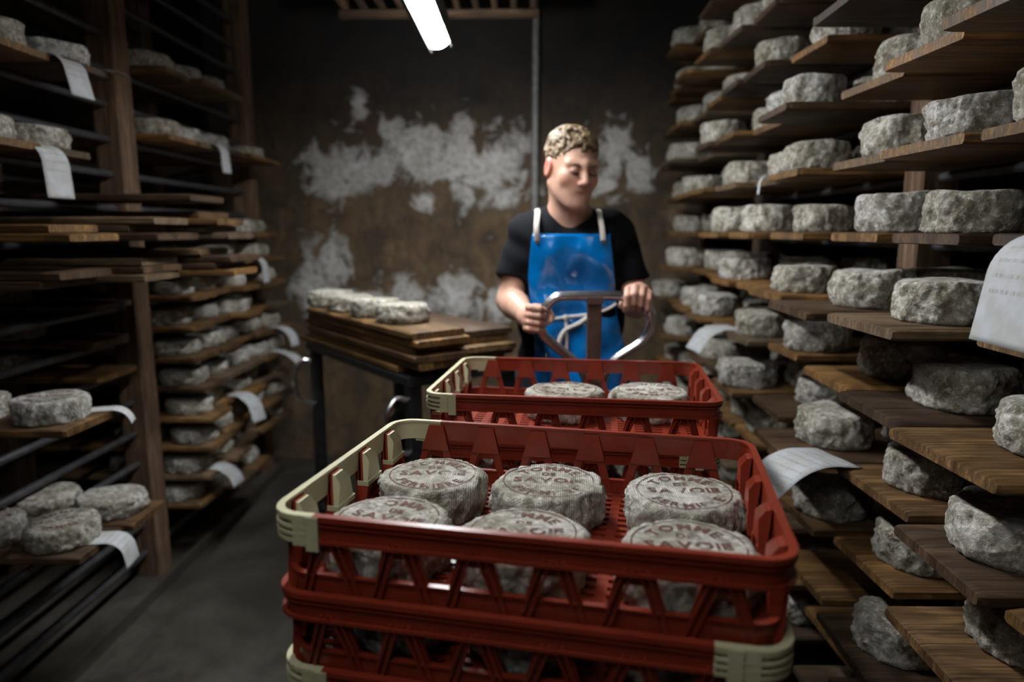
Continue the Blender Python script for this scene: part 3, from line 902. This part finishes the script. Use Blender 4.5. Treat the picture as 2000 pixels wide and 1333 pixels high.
link('centre_bar',MB().cbox(.30,a.z-.008,a.x,b.x,-.007,.007,.003,Matrix(((0,1,0,0),(0,0,1,0),(1,0,0,0),(0,0,0,1)))).mesh('centre_bar',M_BROWNPAINT),t)
link('bar_bracket',MB().box(a.x-.002,b.x+.002,-.016,.016,a.z-.012,a.z+.006).mesh('bar_bracket',M_STEEL,0),t)
link('pump',MB().lathe([(.05,.10),(.05,.24),(.035,.25),(.035,.34),(.02,.36)],20,((a.x+b.x)/2,0,0)).mesh('pump',M_BROWNPAINT),t)
link('steering_wheel',MB().lathe([(.085,0),(.09,.005),(.09,.045),(.085,.05)],24).mesh('steering_wheel',M_BLACK),t)
w=t.children[-1]; w.rotation_euler=(0,PI/2,0); w.location=((a.x+b.x)/2-.025,0,.09)
link('truck_head',MB().box(-.2,.2,-.10,-.03,.06,.16).mesh('truck_head',M_BROWNPAINT,0),t)
for sx in (-1,1):
    o=link('fork',MB().box(-.065,.065,-1.15,.0,.085,.137).mesh('fork',M_BROWNPAINT,0),t,(sx*.19-.06,-.03,0)); o.rotation_euler=(0,0,PA)

# ------------------------------------------------------------------ trolley with piled boards
TZ=.975
TA=math.atan2(-.788,.616)
nearc=Vector((-.345,2.03)); dl=Vector((math.cos(TA),math.sin(TA))); dw=Vector((-dl.y,dl.x))
TL,TW=.86,.43
tc_=nearc-dl*(TL/2)+dw*(TW/2)
t=thing('metal_trolley',(tc_.x,tc_.y,0),TA,'dark metal trolley carrying piled boards and four cheeses','trolley')
link('table_top',MB().cbox(-TL/2,TL/2,-TW/2,TW/2,TZ-.03,TZ).mesh('table_top',M_DARKSTEEL),t)
link('lower_shelf',MB().cbox(-TL/2,TL/2,-TW/2,TW/2,.28,.30).mesh('lower_shelf',M_DARKSTEEL),t)
for sx in (-1,1):
    for sy in (-1,1):
        link('leg',MB().box(sx*(TL/2-.03)-.02,sx*(TL/2-.03)+.02,sy*(TW/2-.03)-.02,sy*(TW/2-.03)+.02,.10,TZ-.03).mesh('leg',M_DARKSTEEL,0),t)
        o=link('caster',MB().lathe([(.045,-.015),(.05,-.01),(.05,.01),(.045,.015)],18).mesh('caster',M_BLACK),t,(sx*(TL/2-.03),sy*(TW/2-.03),.05)); o.rotation_euler=(PI/2,0,0)
    yy=-TW/2+.01
    x=sx*(TL/2-.03)
    hp=[Vector((x,yy,TZ-.075)),Vector((x-.01,yy-.035,TZ-.07)),Vector((x-.01,yy-.065,TZ-.11)),Vector((x-.01,yy-.07,TZ-.17)),Vector((x-.01,yy-.05,TZ-.225)),Vector((x,yy,TZ-.25))]
    link('grab_handle',MB().tube(catmull(hp,6),.009,10).mesh('grab_handle',M_STEEL),t)
link('cross_brace',MB().tube([(-TL/2+.03,-TW/2+.03,.32),(TL/2-.03,-TW/2+.03,TZ-.06)],.008,8).mesh('cross_brace',M_DARKSTEEL),t)
rng=random.Random(77)
def pile(side,n,name,colr):
    z=TZ+.0005; W=.205
    for j in range(n):
        off=rng.uniform(-.02,.03); yo=rng.uniform(-.008,.008)
        if side>0 and j==2: off+=.05
        if side<0 and j==0: off-=.10
        if side>0: off-=.07
        L=.88*rng.uniform(.96,1.02)
        p=tc_+dl*(off-L/2)+dw*(side*TW/4+yo)
        o=link('shelf_board',BOARDS[rng.choice(colr)],None,(p.x,p.y,z),TA+rng.uniform(-.008,.008)); o.scale=(L,W*rng.uniform(.95,1.0),1)
        tag(o,'empty board on the trolley, %s pile, %s from bottom'%(name,ORD[j]),'board','boards piled on the trolley')
        z+=BT+.0006
    return z
zl=pile(-1,6,'left',(0,1,2,2)); zr=pile(1,5,'right',(0,1,2,3))
for i,(px,py,nm) in enumerate([(783,612,'nearest'),(738,600,'second nearest'),(696,593,'third nearest'),(655,587,'farthest')]):
    c=atz(px,py,zl)
    me,R_,h_=VARL[(i*2+1)%6]
    # keep on the left pile
    d=Vector((c.x,c.y))-tc_; u=d.dot(dl); u=.22-.205*i
    p=tc_+dl*(u-.02)+dw*(-TW/4)
    put_cheese(me,(p.x,p.y,zl),i*1.3,'white cheese wheel on the trolley boards, %s one'%nm,'cheese wheels on the trolley',.95)

# ------------------------------------------------------------------ the man
class Field:
    def __init__(s,lo,hi,h):
        s.lo=np.array(lo,float); s.h=h; s.n=np.ceil((np.array(hi)-s.lo)/h).astype(int)+1
        s.D=np.full(s.n,.2,np.float32)
        s.ax=[(s.lo[i]+h*np.arange(s.n[i])).astype(np.float32) for i in range(3)]
    def region(s,lo,hi):
        a=np.clip(np.floor((np.array(lo)-s.lo)/s.h).astype(int),0,s.n); b=np.clip(np.ceil((np.array(hi)-s.lo)/s.h).astype(int)+1,0,s.n)
        sl=tuple(slice(a[i],b[i]) for i in range(3))
        X,Y,Z=np.meshgrid(s.ax[0][sl[0]],s.ax[1][sl[1]],s.ax[2][sl[2]],indexing='ij')
        return sl,X,Y,Z
    def merge(s,sl,d,k):
        a=s.D[sl]
        h=np.clip(.5+.5*(a-d)/k,0,1); s.D[sl]=a*(1-h)+d*h-k*h*(1-h)
    def cone(s,a,b,ra,rb,k=.015,cut=None,flat=None):
        a=np.array(a,float); b=np.array(b,float); m=max(ra,rb)+k+3*s.h
        sl,X,Y,Z=s.region(np.minimum(a,b)-m,np.maximum(a,b)+m)
        if X.size==0: return
        ba=b-a; L=float(ba@ba)+1e-9
        t=np.clip(((X-a[0])*ba[0]+(Y-a[1])*ba[1]+(Z-a[2])*ba[2])/L,0,1)
        d=np.sqrt((X-a[0]-t*ba[0])**2+(Y-a[1]-t*ba[1])**2+(Z-a[2]-t*ba[2])**2)-(ra+(rb-ra)*t)
        if cut is not None:
            nrm=ba/math.sqrt(L); d=np.maximum(d,(X-b[0])*nrm[0]+(Y-b[1])*nrm[1]+(Z-b[2])*nrm[2])
        s.merge(sl,d,k)
    def ell(s,c,r,M=None,k=.015,sub=False):
        c=np.array(c,float); r=np.array(r,float); m=float(r.max())+k+3*s.h
        sl,X,Y,Z=s.region(c-m,c+m)
        if X.size==0: return
        x,y,z=X-c[0],Y-c[1],Z-c[2]
        if M is not None:
            R=np.array([list(q) for q in M.to_3x3()]).T
            x,y,z=(R[0,0]*x+R[0,1]*y+R[0,2]*z,R[1,0]*x+R[1,1]*y+R[1,2]*z,R[2,0]*x+R[2,1]*y+R[2,2]*z)
        k0=np.sqrt((x/r[0])**2+(y/r[1])**2+(z/r[2])**2); k1=np.sqrt((x/r[0]**2)**2+(y/r[1]**2)**2+(z/r[2]**2)**2)+1e-9
        d=k0*(k0-1)/k1
        if sub:
            a=-s.D[sl]; h=np.clip(.5+.5*(a-d)/k,0,1); s.D[sl]=-(a*(1-h)+d*h-k*h*(1-h))
        else: s.merge(sl,d,k)
    def mesh(s):
        D=s.D; S=D<0
        n=np.array(D.shape)-1
        cnt_=np.zeros(n,np.int8)
        offs=[(i,j,k) for i in (0,1) for j in (0,1) for k in (0,1)]
        for o in offs: cnt_+=S[o[0]:o[0]+n[0],o[1]:o[1]+n[1],o[2]:o[2]+n[2]]
        act=(cnt_>0)&(cnt_<8); C=np.argwhere(act); idx=np.full(n,-1,np.int64); idx[act]=np.arange(len(C))
        acc=np.zeros((len(C),3)); w=np.zeros(len(C))
        for o in offs:
            for ax in range(3):
                if o[ax]: continue
                o2=list(o); o2[ax]=1
                a=D[C[:,0]+o[0],C[:,1]+o[1],C[:,2]+o[2]]; b=D[C[:,0]+o2[0],C[:,1]+o2[1],C[:,2]+o2[2]]
                m=(a<0)!=(b<0); t=np.where(m,a/np.where(m,a-b,1),0)
                p=np.array(o,float)[None,:].repeat(len(C),0); p[:,ax]+=t
                acc+=p*m[:,None]; w+=m
        V=(C+acc/np.maximum(w,1)[:,None])*s.h+s.lo
        F=[]
        for ax in range(3):
            u,v=(ax+1)%3,(ax+2)%3
            sa=[slice(None)]*3; sb=[slice(None)]*3; sa[ax]=slice(0,-1); sb[ax]=slice(1,None)
            A=S[tuple(sa)]; B=S[tuple(sb)]; E=np.argwhere(A!=B)
            E=E[(E[:,u]>0)&(E[:,v]>0)&(E[:,u]<n[u])&(E[:,v]<n[v])]
            def g(du,dv):
                q=E.copy(); q[:,u]-=du; q[:,v]-=dv; return idx[q[:,0],q[:,1],q[:,2]]
            q=np.stack([g(1,1),g(0,1),g(0,0),g(1,0)],1)
            fl=~A[E[:,0],E[:,1],E[:,2]]
            q[fl]=q[fl][:,::-1]
            F.append(q)
        return V,np.concatenate(F)
def np_mesh(name,V,F,mat,origin):
    me=bpy.data.meshes.new(name); V=V-np.array(origin)
    me.vertices.add(len(V)); me.vertices.foreach_set('co',V.astype(np.float32).ravel())
    me.loops.add(F.size); me.loops.foreach_set('vertex_index',F.astype(np.int32).ravel())
    me.polygons.add(len(F)); me.polygons.foreach_set('loop_start',np.arange(0,F.size,4,dtype=np.int32))
    me.polygons.foreach_set('loop_total',np.full(len(F),4,np.int32))
    me.update(calc_edges=True); me.validate()
    me.polygons.foreach_set('use_smooth',[True]*len(me.polygons)); me.materials.append(mat)
    return me

MC=aty(1118,500,2.2); MO=Vector((MC.x,2.22,0))
man=thing('person',MO,0,'young man in black t-shirt and blue apron holding the loop handle','person')
HC=aty(1117,330,2.12)
HM=Matrix.Rotation(math.radians(23),4,'Z')@Matrix.Rotation(math.radians(13),4,'X')@Matrix.Rotation(math.radians(3),4,'Y')
HSC=.945
def hp_(x,y,z): return HC+HM@(Vector((x,y,z))*HSC)
NB_=aty(1112,432,2.215)
shL=aty(1028,450,2.21); shR=aty(1203,450,2.21)
elL=aty(996,588,2.17); wrL=aty(1034,621,1.965)
elR=aty(1243,596,2.17); wrR=aty(1248,574,1.965)
sk=Field((-.20,1.80,1.02),(.52,2.36,1.80),.0028)
def he(c,r,k=.012,sub=False): sk.ell(hp_(*c),[q*HSC for q in r],HM,k,sub)
def hc_(a,b,ra,rb,k=.012): sk.cone(hp_(*a),hp_(*b),ra*HSC,rb*HSC,k)
he((0,.018,.036),(.0765,.094,.079))
he((0,-.028,-.024),(.063,.064,.080),.03)
for s in (-1,1):
    hc_((s*.050,.005,-.048),(s*.022,-.066,-.098),.020,.017,.03)
    he((s*.040,-.058,-.022),(.025,.022,.027),.02)
    hc_((s*.046,-.066,.024),(0,-.082,.022),.010,.012,.014)
he((0,-.080,-.100),(.021,.017,.016),.02)
he((0,-.070,-.066),(.036,.018,.028),.025)
for s in (-1,1): he((s*.031,-.099,.004),(.022,.024,.0145),.010,True)
for s in (-1,1): he((s*.031,-.0765,.003),(.0145,.0125,.0115),.006)
hc_((0,-.086,.014),(0,-.106,-.026),.0085,.0125,.010)
for s in (-1,1): he((s*.011,-.098,-.032),(.009,.010,.008),.006)
he((0,-.0845,-.0575),(.027,.008,.0050),.005); he((0,-.0835,-.0670),(.022,.008,.0058),.005)
he((0,-.0965,-.0622),(.025,.011,.0018),.003,True)
for s in (-1,1):
    he((s*.078,.014,-.004),(.009,.019,.031),.006); he((s*.087,.010,-.002),(.006,.010,.019),.004,True)
sk.cone(hp_(0,.028,-.055),NB_,.053,.060,.03)
sk.cone(hp_(0,-.02,-.07),NB_+Vector((0,-.03,.0)),.040,.045,.03)
sk.cone(NB_,NB_+Vector((0,.01,-.10)),.07,.10,.04)
sk.cone(NB_+Vector((0,.01,-.03)),shL,.05,.048,.04); sk.cone(NB_+Vector((0,.01,-.03)),shR,.05,.048,.04)
for a,b,c in ((shL,elL,wrL),(shR,elR,wrR)):
    sk.cone(a,b,.050,.040,.02); 
    m=b.lerp(c,.28); sk.cone(b,m,.039,.042,.02); sk.cone(m,c,.042,.027,.02)
    sk.ell(c,(.027,.027,.022),None,.02)
# his right hand (left in the picture): fingers wrap the side of the loop from outside
def HP(px,py,dy): return aty(px,py,HYP+dy)
pal=HP(1040,622,.028)
sk.ell(pal,(.022,.030,.042),Matrix.Rotation(.35,4,'Y'),.016)
sk.cone(wrL,pal,.027,.026,.02)
for i,(y0,l,r) in enumerate(((600,1.0,.0092),(614,1.06,.0095),(628,1.0,.0092),(641,.86,.0082))):
    dx=-i*1.5
    k0=HP(1033+dx,y0+1,.016); k1=HP(1040+dx,y0+2,-.020); k2=HP(1054+dx*.6,y0+4,-.0255*l); k3=HP(1066+dx*.3,y0+6,-.008)
    sk.cone(HP(1040,y0+4,.03),k0,.012,r*1.12,.008); sk.cone(k0,k1,r*1.1,r,.005); sk.cone(k1,k2,r,r*.95,.004); sk.cone(k2,k3,r*.95,r*.82,.004)
t1=HP(1046,604,.034); t2=HP(1066,603,.026); t3=HP(1077,618,.004); t4=HP(1075,628,-.006)
sk.cone(t1,t2,.014,.0115,.008); sk.cone(t2,t3,.0115,.0105,.004); sk.cone(t3,t4,.0105,.009,.004)
# his left hand (right in the picture): over the top corner of the loop
pal=HP(1247,572,.022)
sk.ell(pal,(.042,.034,.020),Matrix.Rotation(.30,4,'Y'),.016)
sk.cone(wrR,pal,.027,.024,.02)
for i,(x0,y0,r) in enumerate(((1227,566,.0092),(1241,561,.0097),(1255,564,.0093),(1268,572,.0083))):
    k0=HP(x0,y0+2,-.004); k1=HP(x0-1,y0+14,-.029); k2=HP(x0-3,y0+31,-.027); k3=HP(x0-6,y0+41,-.006)
    sk.cone(HP(1240+i*6,y0+4,.02),k0,.013,r*1.2,.008); sk.cone(k0,k1,r*1.15,r*1.05,.005); sk.cone(k1,k2,r*1.05,r*.95,.004); sk.cone(k2,k3,r*.95,r*.82,.004)
t1=HP(1232,575,.03); t2=HP(1218,590,.028); t3=HP(1214,598,.012)
sk.cone(t1,t2,.0135,.011,.008); sk.cone(t2,t3,.011,.0095,.004)
V,F=sk.mesh()
me=np_mesh('body',V,F,M_SKIN,MO)
# natural skin tints: lips, ears, cheeks, knuckles; eye sockets get painted shade
HMi=np.array([list(q) for q in HM.to_3x3()])
loc=((V-np.array(HC))@HMi)/HSC
tint=np.tile(np.array([.50,.285,.205]),(len(V),1))
def blend(c,r,col,w):
    d=np.sqrt((((loc-np.array(c))/np.array(r))**2).sum(1)); m=np.clip(1.35-d,0,1)[:,None]*w
    tint[:]=tint*(1-m)+np.array(col)*m
for s in (-1,1):
    blend((s*.080,.013,-.004),(.014,.024,.036),(.62,.13,.095),.85)
    blend((s*.040,-.075,-.03),(.03,.03,.025),(.56,.24,.18),.6)
    blend((s*.031,-.085,.004),(.022,.018,.012),(.30,.15,.115),.75)  # shade under the brows, painted into the skin colour
blend((0,-.105,-.028),(.018,.02,.014),(.58,.24,.19),.6)
blend((0,-.088,-.062),(.026,.014,.0105),(.42,.13,.115),.9)
for hnd in (HP(1048,622,0),HP(1246,580,0)):
    d=np.sqrt(((V-np.array(hnd))**2).sum(1)); m=np.clip(1.3-d/.06,0,1)[:,None]*.35; tint=tint*(1-m)+np.array((.54,.24,.18))*m
ca=me.color_attributes.new('tint','FLOAT_COLOR','POINT')
ca.data.foreach_set('color',np.concatenate([tint,np.ones((len(tint),1))],1).astype(np.float32).ravel())
link('body',me,man)
# hair
hf=Field((HC.x-.13,HC.y-.15,HC.z-.08),(HC.x+.13,HC.y+.15,HC.z+.17),.0026)
hf.ell(hp_(0,.022,.040),[q*HSC for q in (.0785,.0960,.0805)],HM,.004)
rn=random.Random(3)
for i in range(620):
    u=rn.uniform(-1,1); a=rn.uniform(0,2*PI); q=math.sqrt(1-u*u)
    d=Vector((q*math.cos(a),q*math.sin(a),u))
    if d.z<-.1: continue
    tp=max(0,min(1,(d.z-.25)/.4)); grow=.000+.005*tp
    p=Vector((d.x*(.0795+grow),.022+d.y*(.097+grow),.040+d.z*(.082+grow)))
    tg=Vector((rn.uniform(-1,1),rn.uniform(-1,1),rn.uniform(-.6,.6))); tg=(tg-d*tg.dot(d)).normalized()
    L=.009+.008*tp; r=.003+.0038*tp
    hf.cone(hp_(*(p-tg*L*.5)),hp_(*(p+tg*L*.5+d*.003)),r*1.1,r*.7,.0035)
sl,X,Y,Z=hf.region(hf.lo,hf.lo+hf.h*(hf.n+2))
P=np.stack([X-HC.x,Y-HC.y,Z-HC.z],-1)@HMi/HSC
hair_line=.068-.58*(P[...,1]+.085)+.006*np.sin(P[...,0]*150)+.25*np.abs(P[...,0])*(P[...,1]<-.03)
hair_line=np.maximum(hair_line,-.045)
side_=np.abs(P[...,0])>.058
hair_line=np.where(side_&(P[...,1]<.0),np.maximum(hair_line-.02,.015),hair_line)
hf.D[sl]=np.maximum(hf.D[sl],(hair_line-P[...,2])*.8)
V,F=hf.mesh(); link('hair',np_mesh('hair',V,F,M_HAIR,MO),man)
for s in (-1,1):
    mb=MB().tube([hp_(s*.014,-.0895,.0185)-MO,hp_(s*.030,-.0865,.0245)-MO,hp_(s*.046,-.073,.0215)-MO],[.0022,.0032,.0018],8)
    link('eyebrow',mb.mesh('eyebrow',M_BROW),man)
    mb=MB().tube([hp_(s*.018,-.0865,-.0015)-MO,hp_(s*.026,-.0895,-.0048)-MO,hp_(s*.036,-.0880,-.0052)-MO,hp_(s*.045,-.0805,-.002)-MO],[.0010,.0022,.0022,.0010],6)
    link('eyelashes',mb.mesh('eyelashes',M_LASH),man)
# t-shirt
sf=Field((-.20,1.98,.80),(.54,2.42,1.56),.005)
yb=2.215
def tp(x,z,dy=0): return Vector((MC.x+x,yb+dy,z))
sf.cone(NB_+Vector((0,.02,-.035)),shL+Vector((.012,0,-.018)),.064,.060,.03); sf.cone(NB_+Vector((0,.02,-.035)),shR+Vector((-.012,0,-.018)),.064,.060,.03)
for s in (-1,1):
    sf.cone(tp(s*.078,1.385),tp(s*.070,1.16),.103,.092,.05); sf.cone(tp(s*.070,1.16),tp(s*.072,.90),.092,.104,.05)
sf.cone(tp(-.06,1.36,-.02),tp(.06,1.36,-.02),.095,.095,.05)
slL=shL.lerp(elL,.70); slR=shR.lerp(elR,.70)
sf.cone(shL+Vector((.004,0,-.01)),slL+Vector((-.004,0,0)),.061,.060,.025,cut=True); sf.cone(shR+Vector((-.004,0,-.01)),slR+Vector((.004,0,0)),.061,.060,.025,cut=True)
sf.ell(NB_+Vector((0,-.035,.035)),(.074,.09,.062),None,.008,True)
sl,X,Y,Z=sf.region(sf.lo,sf.lo+sf.h*(sf.n+2))
sf.D[sl]+=.0028*np.sin(X*55+Z*38+2*np.sin(Z*23))+.002*np.sin(X*31-Z*70+Y*40)
V,F=sf.mesh(); link('t_shirt',np_mesh('t_shirt',V,F,M_SHIRT,MO),man)
# trousers, boots
tf=Field((-.12,2.0,.06),(.46,2.46,1.02),.007)
for s in (-1,1):
    tf.cone(tp(s*.075,.95),tp(s*.09,.50,.01),.108,.075,.03); tf.cone(tp(s*.09,.50,.01),tp(s*.10,.10,.03),.075,.060,.02)
V,F=tf.mesh(); link('trousers',np_mesh('trousers',V,F,M_TROUSER,MO),man)
for s in (-1,1):
    bf=Field((MC.x+s*.10-.09,2.0,-.01),(MC.x+s*.10+.09,2.40,.26),.006)
    bf.cone(tp(s*.10,.22,.03),tp(s*.10,.07,.03),.064,.058,.02); bf.cone(tp(s*.10,.05,.05),tp(s*.105,.042,-.13),.05,.042,.03)
    sl,X,Y,Z=bf.region(bf.lo,bf.lo+bf.h*(bf.n+2)); bf.D[sl]=np.maximum(bf.D[sl],-Z+.001)
    V,F=bf.mesh(); link('boot',np_mesh('boot',V,F,M_BLACK,MO),man)
# apron: sheet laid over the front of the shirt
rows=[(457,1040,1192),(480,1037,1194),(510,1034,1197),(545,1032,1201),(590,1036,1205),(625,1041,1209),(660,1044,1217),(700,1044,1226),(780,1038,1236),(880,1030,1246),(980,1026,1252)]
nu,nv=44,70; G=np.zeros((nv+1,nu+1,3))
for i in range(nv+1):
    py=457+(980-457)*i/nv
    xl=np.interp(py,[r[0] for r in rows],[r[1] for r in rows]); xr=np.interp(py,[r[0] for r in rows],[r[2] for r in rows])
    a=aty(xl,py,2.10); b=aty(xr,py,2.10); z=a.z
    for j in range(nu+1):
        u=j/nu; x=a.x+(b.x-a.x)*u
        ix=int(round((x-sf.lo[0])/sf.h)); iz=int(round((max(z,.84)-sf.lo[2])/sf.h))
        ix=min(max(ix,0),sf.n[0]-1); iz=min(max(iz,0),sf.n[2]-1)
        col=sf.D[ix,:,iz]; w=np.where(col<0)[0]
        y=sf.ax[1][w[0]] if len(w) else 2.20
        G[i,j]=(x,min(y,2.215),z)
for _ in range(10):
    Yg=G[:,:,1]; pad=np.pad(Yg,1,mode='edge'); sm=(pad[:-2,1:-1]+pad[2:,1:-1]+pad[1:-1,:-2]+pad[1:-1,2:]+2*Yg)/6
    G[:,:,1]=np.minimum(sm,Yg)*.6+sm*.4
for i in range(nv+1):
    for j in range(nu+1):
        x,y,z=G[i,j]; lx=x-MC.x
        y-=.012
        f=nz(lx*7+z*9,z*4,1.7)*.012+nz(lx*16-z*9,z*8,4.1)*.006
        ex=math.exp(-(((lx+.02)*.75+(z-1.24)*.66)/.022)**2)*math.exp(-((lx-.02)/.10)**2-((z-1.25)/.12)**2)
        wst=math.exp(-((z-1.165)/.018)**2)*.010
        if z<1.15: f+=.014*math.sin(lx*42+2*nz(lx*5,z*3,9))*min(1,(1.15-z)/.12)
        y-= max(-.006,f)+.016*ex-wst
        if z<1.16: y-= .03*min(1,(1.16-z)/.2)
        G[i,j,1]=y
mb=MB(); fs=[]
vs_=[tuple(Vector(G[i,j])-MO) for i in range(nv+1) for j in range(nu+1)]
for i in range(nv):
    for j in range(nu): fs.append((i*(nu+1)+j,(i+1)*(nu+1)+j,(i+1)*(nu+1)+j+1,i*(nu+1)+j+1))
mb.add(vs_,fs); me=mb.mesh('apron',M_APRON,180)
ap=link('apron',me,man); sm_=ap.modifiers.new('thickness','SOLIDIFY'); sm_.thickness=.002; sm_.offset=0
def ay(px,py):
    """point on the apron front for a picture point"""
    p=aty(px,py,2.08); i=min(nv,max(0,int(round((py-457)/(980-457)*nv)))); row=G[i]; j=int(np.argmin(np.abs(row[:,0]-p.x)))
    return Vector((p.x,row[j,1]-.006,p.z))
# straps, grommets, waist tie with bow
for pts_,nm in ((((1049,470),(1048,455),(1048,440),(1049,428),(1050,415)),'l'),(((1178,470),(1177,455),(1175,440),(1173,428),(1171,416)),'r')):
    P=[]
    for q,(px,py) in enumerate(pts_):
        if py>457: P.append(ay(px,py)-MO)
        else: P.append(aty(px,py,(2.085,2.085,2.090,2.11,2.15)[q])-MO)
    e=P[-1]; P+= [e+Vector((0,.045,.008)),e+Vector((0,.10,-.02)),e+Vector((.03 if nm=='l' else -.03,.14,-.12))]
    link('strap',MB().tube(catmull(P,5),.0082,10,flat=.45,up=(1,0,0)).mesh('strap',M_CORD),ap)
    g=P[0]; link('grommet',MB().tube([g+Vector((0,-.004,-.004)),g+Vector((0,.003,-.004))],.006,14).mesh('grommet',M_DARKHOLE),ap)
def cord(L,r=.005): link('waist_tie',MB().tube(catmull([ay(*p)-MO for p in L],5),r,8).mesh('waist_tie',M_CORD),ap)
cord([(1046,618),(1070,624),(1090,624),(1106,621)])
cord([(1106,621),(1135,618),(1165,614),(1190,606),(1207,596)],.0045)
cord([(1106,622),(1107,645),(1108,670),(1107,697)])
cord([(1148,622),(1130,634),(1108,645),(1096,660),(1090,680)],.0075)
k=ay(1106,622)-MO; link('tie_knot',MB().lathe([(.002,-.009),(.008,-.006),(.0095,0),(.008,.006),(.002,.009)],12,k+Vector((0,-.004,0))).mesh('tie_knot',M_CORD),ap)
